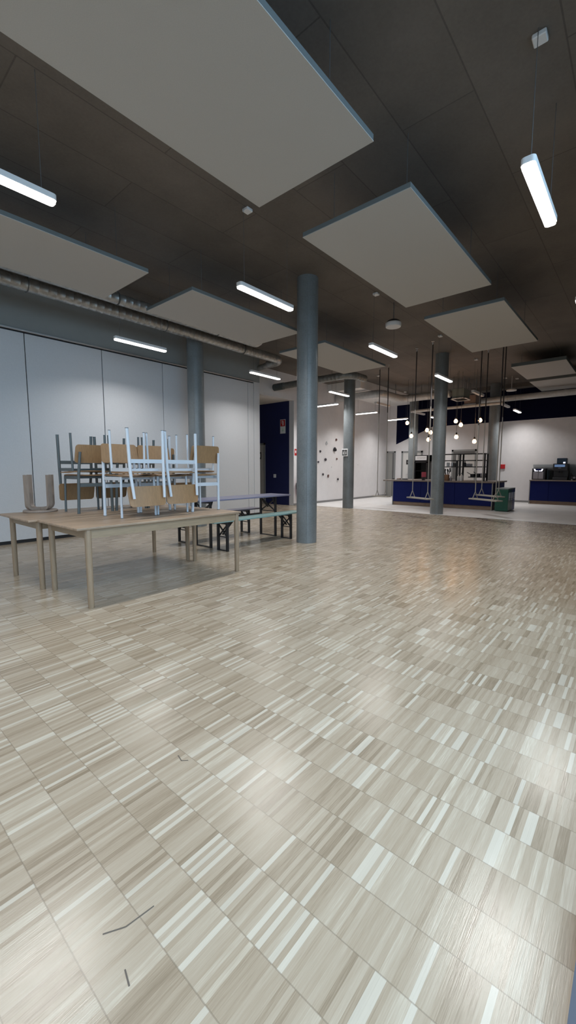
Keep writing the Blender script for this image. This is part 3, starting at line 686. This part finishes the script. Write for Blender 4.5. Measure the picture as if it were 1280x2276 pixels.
for lo, hi in (((y0, 0.15), (y0 + 0.16, 1.5)), ((y1 - 0.04, 0.15), (y1, 1.5)), ((y0, 1.46), (y1, 1.52)), ((y0, 0.15), (y1, 0.22))): box(bm, (x0, lo[0], lo[1]), (x0 + 0.045, hi[0], hi[1]))
dr = W('door_frame', bm, 'black_plastic', t)
bm = nb(); box(bm, (x0 + 0.02, y0 + 0.16, 0.22), (x0 + 0.03, y1 - 0.04, 1.46)); W('glass_pane', bm, 'glass_grey', dr)
bm = nb(); box(bm, (x1 - 0.06, y0 + 0.04, 0.15), (x1 - 0.045, y1 - 0.04, 1.5)); W('inner_lining', bm, 'white_plastic', t)
for z in (0.55, 0.85, 1.15):
    bm = nb(); box(bm, (x0 + 0.08, y0 + 0.04, z), (x1 - 0.06, y1 - 0.04, z + 0.012)); W('wire_shelf', bm, 'steel', t)

# metal rack standing on the bar
t = thing('counter_shelf', 'black metal shelf rack standing on the bar between the columns', 'shelf', (13.7, 4.3, 0.86))
for y in (4.43, 4.53, 3.70, 5.26):
    for x in (13.55, 13.85):
        bm = nb(); bar(bm, (x, y, 0.86), (x, y, 1.71 if y != 4.53 else 1.5), 0.03, 0.05, (0, 1, 0)); W('post', bm, 'black_metal', t)
for z, a, b in ((1.71, 3.68, 5.3), (1.505, 3.69, 5.3), (1.305, 3.69, 5.3), (0.985, 3.70, 4.17)):
    bm = nb(); box(bm, (13.54, a, z - 0.022), (13.86, b, z + 0.006)); W('shelf_board', bm, 'black_metal', t)
bm = nb()
for y in (4.46, 4.50): box(bm, (13.54, y - 0.008, 0.86), (13.57, y + 0.008, 1.71))
W('centre_upright', bm, 'black_metal', t)

def bottle(loc, h, r, m, label, cap='black_plastic', group=None, name='bottle'):
    t = thing(name, label, 'bottle', loc, 0, group)
    bm = nb(); lathe(bm, [(0, 0), (r, 0), (r, h * 0.58), (r * 0.85, h * 0.66), (r * 0.36, h * 0.76), (r * 0.34, h * 0.93), (0, h * 0.93)], n=16); obj('body', bm, m, t, True)
    bm = nb(); lathe(bm, [(r * 0.4, h * 0.92), (r * 0.4, h), (0, h)], n=12); obj('cap', bm, cap, t, True)
bottle((13.7, 4.33, 1.311), 0.17, 0.038, 'black_plastic', 'dark bottle on the middle shelf of the black rack')
bottle((13.42, 4.33, 0.86), 0.25, 0.05, 'white_plastic', 'white spray bottle on the bar below the rack')
bottle((13.42, 4.66, 0.86), 0.14, 0.04, 'silver', 'small clear bottle on the bar beside the utensil crock')
bottle((13.42, 4.42, 1.0 - 0.14), 0.22, 0.04, 'white_plastic', 'white capped bottle right in front of the rack upright', 'grey_metal')
for k, (y, m, l) in enumerate(((4.86, 'glass_grey', 'glass jar at the left end of the middle shelf'), (4.72, 'steel', 'steel tumbler beside the glass jar on the rack'), (4.62, 'black_plastic', 'dark tumbler on the middle shelf left of the upright'))):
    bm = nb(); lathe(bm, [(0, 0), (0.045, 0), (0.05, 0.13 - 0.01 * k), (0.045, 0.13 - 0.01 * k), (0.04, 0.012), (0, 0.012)], c=(13.7, y, 1.311), n=18)
    solo('tumbler', bm, m, l, 'cup', (13.7, y, 1.311), 'cups on the rack', True)
bm = nb(); box(bm, (13.62, 4.12, 1.311), (13.78, 4.27, 1.40), 0.006, 1); solo('storage_box', bm, 'silver', 'small grey box on the middle shelf beside the dark bottle', 'box', (13.7, 4.2, 1.311))
t = thing('utensil_crock', 'wooden crock full of black utensils on the bar', 'utensil holder', (13.4, 4.78, 0.86))
bm = nb(); box(bm, (-0.065, -0.065, 0), (0.065, 0.065, 0.19), 0.008, 1); obj('crock', bm, 'crock', t)
for i in range(7):
    a = i * 0.9; bm = nb(); tip = (0.09 * math.cos(a), 0.10 * math.sin(a), 0.31 + 0.03 * (i % 3)); rod(bm, (0.03 * math.cos(a), 0.03 * math.sin(a), 0.12), tip, 0.007, 6)
    r = bmesh.ops.create_uvsphere(bm, u_segments=8, v_segments=6, radius=0.026)
    for v in r['verts']: v.co = Vector((v.co.x, v.co.y, v.co.z * 1.6)) + Vector(tip)
    obj('utensil', bm, 'black_plastic', t, True)
def pan(loc, r, h, label, ang):
    t = thing('cooking_pot', label, 'pot', loc, ang, 'pots on the low shelf')
    bm = nb(); lathe(bm, [(0, 0), (r * 0.9, 0), (r, h), (r * 0.94, h), (r * 0.85, 0.012), (0, 0.012)], n=22); obj('bowl', bm, 'black_plastic', t, True)
    bm = nb(); rod(bm, (r * 0.9, 0, h * 0.9), (r + 0.10, 0, h + 0.05), 0.010, 8); obj('handle', bm, 'black_plastic', t, True)
pan((13.7, 4.07, 0.992), 0.085, 0.085, 'black pot at the left of the low rack shelf, handle up to the left', PI / 2)
pan((13.66, 3.91, 0.992), 0.075, 0.10, 'black pot in the middle of the low rack shelf', 2.6)
bm = nb(); box(bm, (13.60, 3.71, 0.992), (13.80, 3.83, 1.10), 0.006, 1); solo('storage_box', bm, 'silver', 'grey box at the right end of the low rack shelf', 'box', (13.7, 3.77, 0.992))
# pink card stand, trays
t = thing('card_stand', 'pinkish red card on a black stand upon the bar', 'sign', (13.4, 5.55, 0.86))
bm = nb(); box(bm, (-0.04, -0.04, 0), (0.04, 0.04, 0.10), 0.004, 1); obj('stand', bm, 'black_plastic', t)
bm = nb(); box(bm, (-0.008, -0.085, 0.10), (0.008, 0.07, 0.27), 0.003, 1); obj('card', bm, 'pink', t)
for y, w, l in ((6.72, 0.03, 'tiny black box at the far left of the bar top'), (6.50, 0.07, 'low black tray with pale rim at the left of the bar top'), (6.28, 0.10, 'wider black tray on the bar top near the white door')):
    t = thing('serving_tray', l, 'tray', (13.55, y, 0.86), 0, 'black trays on the bar')
    bm = nb(); box(bm, (-0.06, -w, 0), (0.06, w, 0.02), 0.004, 1); obj('base', bm, 'black_plastic', t)
    bm = nb(); box(bm, (-0.05, -w * 0.8, 0.02), (0.05, w * 0.8, 0.045), 0.01, 2); obj('content', bm, 'black_plastic' if w != 0.07 else 'crock', t)

# hanging bulbs
bulbs = [((905, 940), 6.322, 2.819, 'warm bulb hanging farthest left, before the blue field'), ((914, 969), 6.159, 2.365, 'low warm bulb at the foot of the blue diagonal, second from left'),
         ((949, 956), 5.609, 2.531, 'warm bulb left of the bar column, left one of the touching pair'), ((957, 961), 5.483, 2.449, 'warm bulb left of the bar column, right one of the touching pair'),
         ((952, 977), 5.551, 2.215, 'lowest warm bulb left of the bar column'), ((1013, 936), 4.672, 2.76, 'highest warm bulb right of the bar column'),
         ((1024, 944), 4.512, 2.635, 'warm bulb just below right of the highest one, right of the bar column'), ((1014, 971), 4.637, 2.259, 'warm bulb hanging low just right of the bar column, on a visible cord'),
         ((1054, 981), 4.079, 2.093, 'lowest warm bulb of all, above the black rack'), ((1067, 934), 3.936, 2.733, 'warm bulb farthest right, at the edge of the blue band')]
for k, (_, y, z, lab) in enumerate(bulbs):
    q = {4: 0.985, 7: 0.985}.get(k, 1.0); z = 1.25 + (z - 1.25) * q
    t = thing('pendant_bulb', lab, 'lamp', (13.7 * q, y * q, z), 0, 'bulb pendants over the bar')
    bm = nb(); lathe(bm, [(0, -0.065), (0.03, -0.058), (0.052, -0.035), (0.058, -0.005), (0.05, 0.025), (0.032, 0.05), (0.02, 0.068), (0, 0.068)], n=18); obj('glass_bulb', bm, 'bulb_on', t, True)
    bm = nb(); lathe(bm, [(0.0, 0.06), (0.024, 0.06), (0.026, 0.11), (0.018, 0.135), (0, 0.14)], n=14); obj('socket', bm, 'black_plastic', t, True)
    bm = nb(); rod(bm, (0, 0, 0.13), (0, 0, ZC - z), 0.005, 6); obj('cord', bm, 'wire', t)

# recycling bins
for k, (a, b, m, l) in enumerate(((13.10, 13.40, 'green', 'dark green waste bin beside the right end of the bar'), (13.40, 13.66, 'teal', 'dark teal waste bin between the green and the blue bin'), (13.66, 13.93, 'blue_bin', 'blue waste bin farthest from the camera, behind the teal one'))):
    t = thing('waste_bin', l, 'bin', ((a + b) / 2, 3.07, 0), 0, 'recycling bins')
    bm = nb(); box(bm, (a + 0.002, 2.90, 0.015), (b - 0.002, 3.25, 0.645), 0.01, 2); W('body', bm, m, t)
    bm = nb(); box(bm, (a + 0.002, 2.895, 0.645), (b - 0.002, 3.255, 0.675), 0.008, 2); W('lid', bm, 'bin_top', t)
    bm = nb(); box(bm, (a + 0.06, 2.890, 0.33), (b - 0.06, 2.902, 0.55), 0.003, 1); pl = W('slot_plate', bm, 'slot', t)
    bm = nb(); box(bm, (a + 0.06, 2.888, 0.36), (b - 0.06, 2.892, 0.375)); W('slot', bm, 'black_plastic', pl)

# back counter machines
t = thing('water_dispenser', 'boxy black and grey water dispenser at the left of the back counter', 'water dispenser', (16.95, 2.78, 0.85))
bm = nb(); box(bm, (-0.2, -0.20, 0), (0.16, 0.21, 0.40), 0.012, 2); obj('casing', bm, 'black_plastic', t)
for y0, y1 in ((-0.14, 0.005), (0.015, 0.17)):
    bm = nb(); box(bm, (-0.208, y0, 0.03), (-0.198, y1, 0.27), 0.002, 1); obj('front_door', bm, 'silver', t)
bm = nb(); prism(bm, [(0.16, 0.385), (0.12, 0.385), (0.09, 0.325), (0.03, 0.325), (0.03, 0.30), (0.13, 0.30)], 0, -0.208, -0.198); prism(bm, [(-0.13, 0.385), (-0.09, 0.385), (-0.06, 0.325), (0.0, 0.325), (0.0, 0.30), (-0.10, 0.30)], 0, -0.208, -0.198); obj('lit_emblem', bm, 'led_white', t)
bm = nb(); box(bm, (-0.207, -0.055, 0.335), (-0.198, 0.085, 0.388)); obj('blue_label', bm, 'blue_front', t)
bm = nb(); box(bm, (16.85, 2.385, 0.85), (17.08, 2.54, 1.185), 0.01, 1); solo('glass_container', bm, 'glass_grey', 'grey see-through container between water dispenser and coffee machine', 'container', (16.95, 2.44, 0.85))
t = thing('coffee_machine', 'tall black coffee machine with bean hopper and lit display', 'coffee machine', (16.95, 2.15, 0.85))
bm = nb(); box(bm, (-0.22, -0.22, 0), (0.15, 0.22, 0.10), 0.01, 1); box(bm, (-0.02, -0.22, 0.10), (0.15, 0.22, 0.36), 0.01, 1); box(bm, (-0.22, -0.22, 0.32), (0.15, 0.22, 0.565), 0.02, 2); obj('casing', bm, 'black_plastic', t)
bm = nb(); box(bm, (-0.10, -0.16, 0.565), (0.13, 0.13, 0.75), 0.012, 1); obj('bean_hopper', bm, 'teal', t)
bm = nb(); box(bm, (-0.226, -0.13, 0.45), (-0.218, 0.17, 0.53)); obj('display', bm, 'screen', t)
bm = nb(); box(bm, (-0.13, -0.12, 0.57), (-0.10, -0.06, 0.62)); obj('status_light', bm, 'led_white', t)
bm = nb(); box(bm, (-0.226, -0.02, 0.405), (-0.218, 0.06, 0.42)); obj('name_plate', bm, 'silver', t)
for y in (-0.03, 0.05):
    bm = nb(); rod(bm, (-0.14, y, 0.24), (-0.14, y, 0.33), 0.014, 10); obj('spout', bm, 'black_plastic', t, True)
t = thing('portafilter_machine', 'small espresso machine with levers at the right edge of the back counter', 'espresso machine', (16.95, 1.75, 0.85))
bm = nb(); box(bm, (-0.12, -0.13, 0.03), (0.12, 0.10, 0.15), 0.02, 2); obj('body', bm, 'black_plastic', t)
bm = nb(); rod(bm, (-0.05, 0.06, 0.15), (-0.08, 0.10, 0.24), 0.010, 8); rod(bm, (-0.05, -0.10, 0.15), (-0.08, -0.12, 0.23), 0.010, 8); obj('lever', bm, 'black_metal', t)
bm = nb(); rod(bm, (-0.128, 0.0, 0.09), (-0.12, 0.0, 0.09), 0.035, 16); obj('dial', bm, 'silver', t, True)
for y in (-0.07, 0.06):
    bm = nb(); rod(bm, (-0.10, y, 0), (-0.10, y, 0.035), 0.022, 12); obj('foot', bm, 'white_plastic', t, True)

# ------------------------------------------------------------------ climbing holds
holds = [(728, 12.526, 2.187, 0.10, 'hold_white', 'white angular climbing hold, highest but one on the pale wall'), (749, 13.14, 2.333, 0.075, 'hold_brown', 'brownish climbing hold at the very top'), (745, 13.027, 1.96, 0.115, 'hold_black', 'largest black round climbing hold'),
         (713, 12.126, 1.865, 0.07, 'hold_dark', 'dark climbing hold left of the white one, upper left'), (725, 12.451, 1.58, 0.075, 'hold_dark', 'dark climbing hold in the centre of the group'), (709, 12.009, 1.477, 0.065, 'hold_dark', 'dark climbing hold touching the edge of the nearest column'),
         (750, 13.186, 1.61, 0.06, 'hold_brown', 'small brown climbing hold below the large black one'), (719, 12.305, 1.039, 0.07, 'hold_dark', 'dark climbing hold low down at left'), (730, 12.62, 0.97, 0.075, 'hold_brown', 'upright narrow climbing hold low in the middle'),
         (752, 13.265, 0.84, 0.075, 'hold_dark', 'lowest dark climbing hold at right'), (739, 12.862, 1.303, 0.03, 'hold_white', 'tiny pale climbing hold between centre and lowest')]
for k, (_, x, z, r, m, lab) in enumerate(holds):
    bm = nb(); bmesh.ops.create_icosphere(bm, subdivisions=3, radius=1.0)
    rnd = random.Random(k); ax = [Vector((rnd.uniform(-1, 1), rnd.uniform(-1, 1), rnd.uniform(-1, 1))) for _ in range(5)]
    sx, sz = (0.55, 1.25) if k == 8 else (rnd.uniform(0.8, 1.05), rnd.uniform(0.85, 1.1))
    for v in bm.verts:
        d = 1 + 0.16 * sum(math.sin(3.0 * v.co.dot(a)) for a in ax) / 2
        p = v.co * d * r * 0.62; v.co = Vector((p.x * sx, min(p.y * 0.8 - r * 0.28, 0.0), p.z * sz))
    o = obj('climbing_hold', bm, m, None, True); o.location = (x, YH, z); tag(o, lab, 'climbing hold', 'climbing holds')
bm = nb(); bmesh.ops.create_icosphere(bm, subdivisions=1, radius=0.001); bm.free()

# ------------------------------------------------------------------ signs and small wall things
def rectx(bm, x, y0, y1, z0, z1, th=0.004): box(bm, (x - th, y0, z0), (x, y1, z1))
t = thing('fire_sign', 'red and white fire extinguisher sign high on the navy corridor wall', 'sign', (10.65, 9.39, 2.43))
bm = nb(); rectx(bm, 10.648, 9.26, 9.50, 2.43, 2.90); W('plate', bm, 'sign_white', t)
bm = nb(); rectx(bm, 10.643, 9.275, 9.485, 2.67, 2.885, 0.002); rd = W('red_field', bm, 'red', t)
bm = nb(); rectx(bm, 10.640, 9.345, 9.385, 2.70, 2.83, 0.002); rectx(bm, 10.640, 9.355, 9.375, 2.83, 2.855, 0.002); rectx(bm, 10.640, 9.375, 9.43, 2.84, 2.855, 0.002); rectx(bm, 10.640, 9.42, 9.43, 2.76, 2.85, 0.002); W('extinguisher_symbol', bm, 'sign_white', rd)
bm = nb(); prism(bm, [(9.35, 2.545), (9.41, 2.545), (9.38, 2.49)], 0, 10.641, 10.644); rectx(bm, 10.644, 9.37, 9.39, 2.545, 2.60, 0.003); W('arrow_symbol', bm, 'sign_green', t)
t = thing('light_switch', 'white light switch on the navy corridor wall', 'switch', (10.65, 9.76, 1.0))
bm = nb(); rectx(bm, 10.649, 9.70, 9.81, 0.93, 1.05, 0.012); W('plate', bm, 'sign_white', t)
bm = nb(); rectx(bm, 10.636, 9.72, 9.79, 0.95, 1.03, 0.004); W('rocker', bm, 'white_plastic', t)
t = thing('room_sign', 'black and white room sign on the beige corridor door', 'sign', (10.63, 10.46, 1.7))
bm = nb(); rectx(bm, 10.633, 10.40, 10.56, 1.58, 1.83); W('plate', bm, 'sign_black', t)
bm = nb(); rectx(bm, 10.628, 10.44, 10.46, 1.64, 1.77, 0.002); W('symbol', bm, 'sign_white', t)
t = thing('extinguisher_sign', 'small red sign peeking out left of the nearest column', 'sign', (10.78, YH, 1.7))
bm = nb(); box(bm, (10.69, YH - 0.006, 1.68), (10.90, YH - 0.001, 1.90)); W('plate', bm, 'red', t)
bm = nb(); box(bm, (10.715, YH - 0.009, 1.76), (10.77, YH - 0.006, 1.85)); W('symbol', bm, 'sign_white', t)
t = thing('fire_extinguisher', 'fire extinguisher on the pale wall behind the nearest column, black hose showing', 'fire extinguisher', (10.81, YH - 0.1, 0.35))
bm = nb(); lathe(bm, [(0, 0), (0.075, 0), (0.08, 0.02), (0.08, 0.40), (0.06, 0.46), (0.025, 0.50), (0, 0.50)], n=24); obj('cylinder', bm, 'red', t, True)
bm = nb(); rod(bm, (0, 0, 0.48), (0, 0, 0.56), 0.02); box(bm, (-0.02, -0.07, 0.54), (0.02, 0.03, 0.56)); obj('valve', bm, 'black_plastic', t)
bm = nb(); tube(bm, [(-0.02, -0.01, 0.52), (-0.09, -0.02, 0.50), (-0.14, -0.02, 0.40), (-0.145, -0.02, 0.26), (-0.12, -0.02, 0.12), (-0.10, -0.02, 0.0)], 0.016, 10); obj('hose', bm, 'black_plastic', t, True)
bm = nb(); box(bm, (-0.03, 0.06, 0.2), (0.03, 0.1, 0.4)); obj('bracket', bm, 'black_metal', t)
t = thing('toilet_sign', 'white framed pictogram sign on the second column', 'sign', (10.97, 7.02, 1.64))
bm = nb(); box(bm, (10.955, 6.98, 1.625), (10.967, 7.20, 1.855), 0.003, 1); W('plate', bm, 'sign_white', t)
bm = nb(); rectx(bm, 10.955, 7.005, 7.175, 1.655, 1.825, 0.002); fd = W('black_field', bm, 'sign_black', t)
bm = nb(); rectx(bm, 10.952, 7.085, 7.10, 1.67, 1.81, 0.002); rectx(bm, 10.952, 7.03, 7.055, 1.68, 1.76, 0.002); rectx(bm, 10.952, 7.12, 7.15, 1.68, 1.76, 0.002); rectx(bm, 10.952, 7.033, 7.052, 1.775, 1.795, 0.002); rectx(bm, 10.952, 7.125, 7.145, 1.775, 1.795, 0.002); W('symbol', bm, 'sign_white', fd)
t = thing('toilet_sign', 'black square pictogram sign on the white door behind the bar', 'sign', (XB - 0.02, 7.82, 1.42))
bm = nb(); rectx(bm, XB - 0.018, 7.72, 7.92, 1.42, 1.62); W('plate', bm, 'sign_black', t)
bm = nb(); prism(bm, [(7.86, 1.52), (7.79, 1.58), (7.79, 1.545), (7.74, 1.545), (7.74, 1.495), (7.79, 1.495), (7.79, 1.46)], 0, XB - 0.025, XB - 0.022); W('symbol', bm, 'sign_white', t)
t = thing('call_point', 'red fire alarm box on the back wall right of the last column', 'alarm', (XB, 4.05, 1.22))
bm = nb(); box(bm, (XB - 0.06, 3.965, 1.24), (XB, 4.135, 1.40), 0.008, 1); W('box', bm, 'red', t)
bm = nb(); rectx(bm, XB - 0.06, 4.0, 4.10, 1.325, 1.335, 0.003); W('stripe', bm, 'pink', t)
bm = nb(); box(bm, (16.35, YH - 0.012, 1.02), (16.43, YH - 0.001, 1.10), 0.003, 1); solo('light_switch', bm, 'white_plastic', 'white light switch on the pale wall left of the grey door', 'switch', (16.39, YH, 1.02))
for x, z in ((14.35, 1.68), (14.75, 1.40)):
    bm = nb(); rod(bm, (x, YH - 0.004, z), (x, YH - 0.0005, z), 0.014, 12); solo('wall_screw', bm, 'silver', 'grey plug in the pale wall right of the second column, %s one' % ('upper' if z > 1.5 else 'lower'), 'plug', (x, YH, z))

# ------------------------------------------------------------------ dusk light through the glazed front
w = bpy.data.worlds.new('World'); S.world = w; w.use_nodes = True
bg = w.node_tree.nodes['Background']; bg.inputs['Color'].default_value = (0.52, 0.76, 1.0, 1); bg.inputs['Strength'].default_value = 3.2

# ------------------------------------------------------------------ camera
pitch, yaw, f = math.radians(-6.048), math.radians(40.674), 914.28
F = Vector((math.cos(yaw) * math.cos(pitch), math.sin(yaw) * math.cos(pitch), math.sin(pitch)))
R = Vector((math.sin(yaw), -math.cos(yaw), 0)); U = R.cross(F)
cd = bpy.data.cameras.new('camera'); cam = bpy.data.objects.new('camera', cd); C.objects.link(cam)
m = Matrix((R, U, -F)).transposed().to_4x4(); m.translation = (0, 0, 1.25); cam.matrix_world = m
cd.sensor_fit = 'VERTICAL'; cd.sensor_height = 36.0; cd.lens = f / 2276 * 36.0; cd.clip_start = 0.02; cd.clip_end = 200
S.camera = cam
S.view_settings.view_transform = 'Standard'; S.view_settings.look = 'None'; S.view_settings.gamma = 1.0; S.view_settings.exposure = 0.0
S.view_settings.use_curve_mapping = False
S.cycles.use_denoising = True
S.cycles.max_bounces = 8; S.cycles.diffuse_bounces = 5; S.cycles.glossy_bounces = 3; S.cycles.transparent_max_bounces = 8
S.cycles.sample_clamp_indirect = 6.0; S.cycles.caustics_reflective = False; S.cycles.caustics_refractive = False
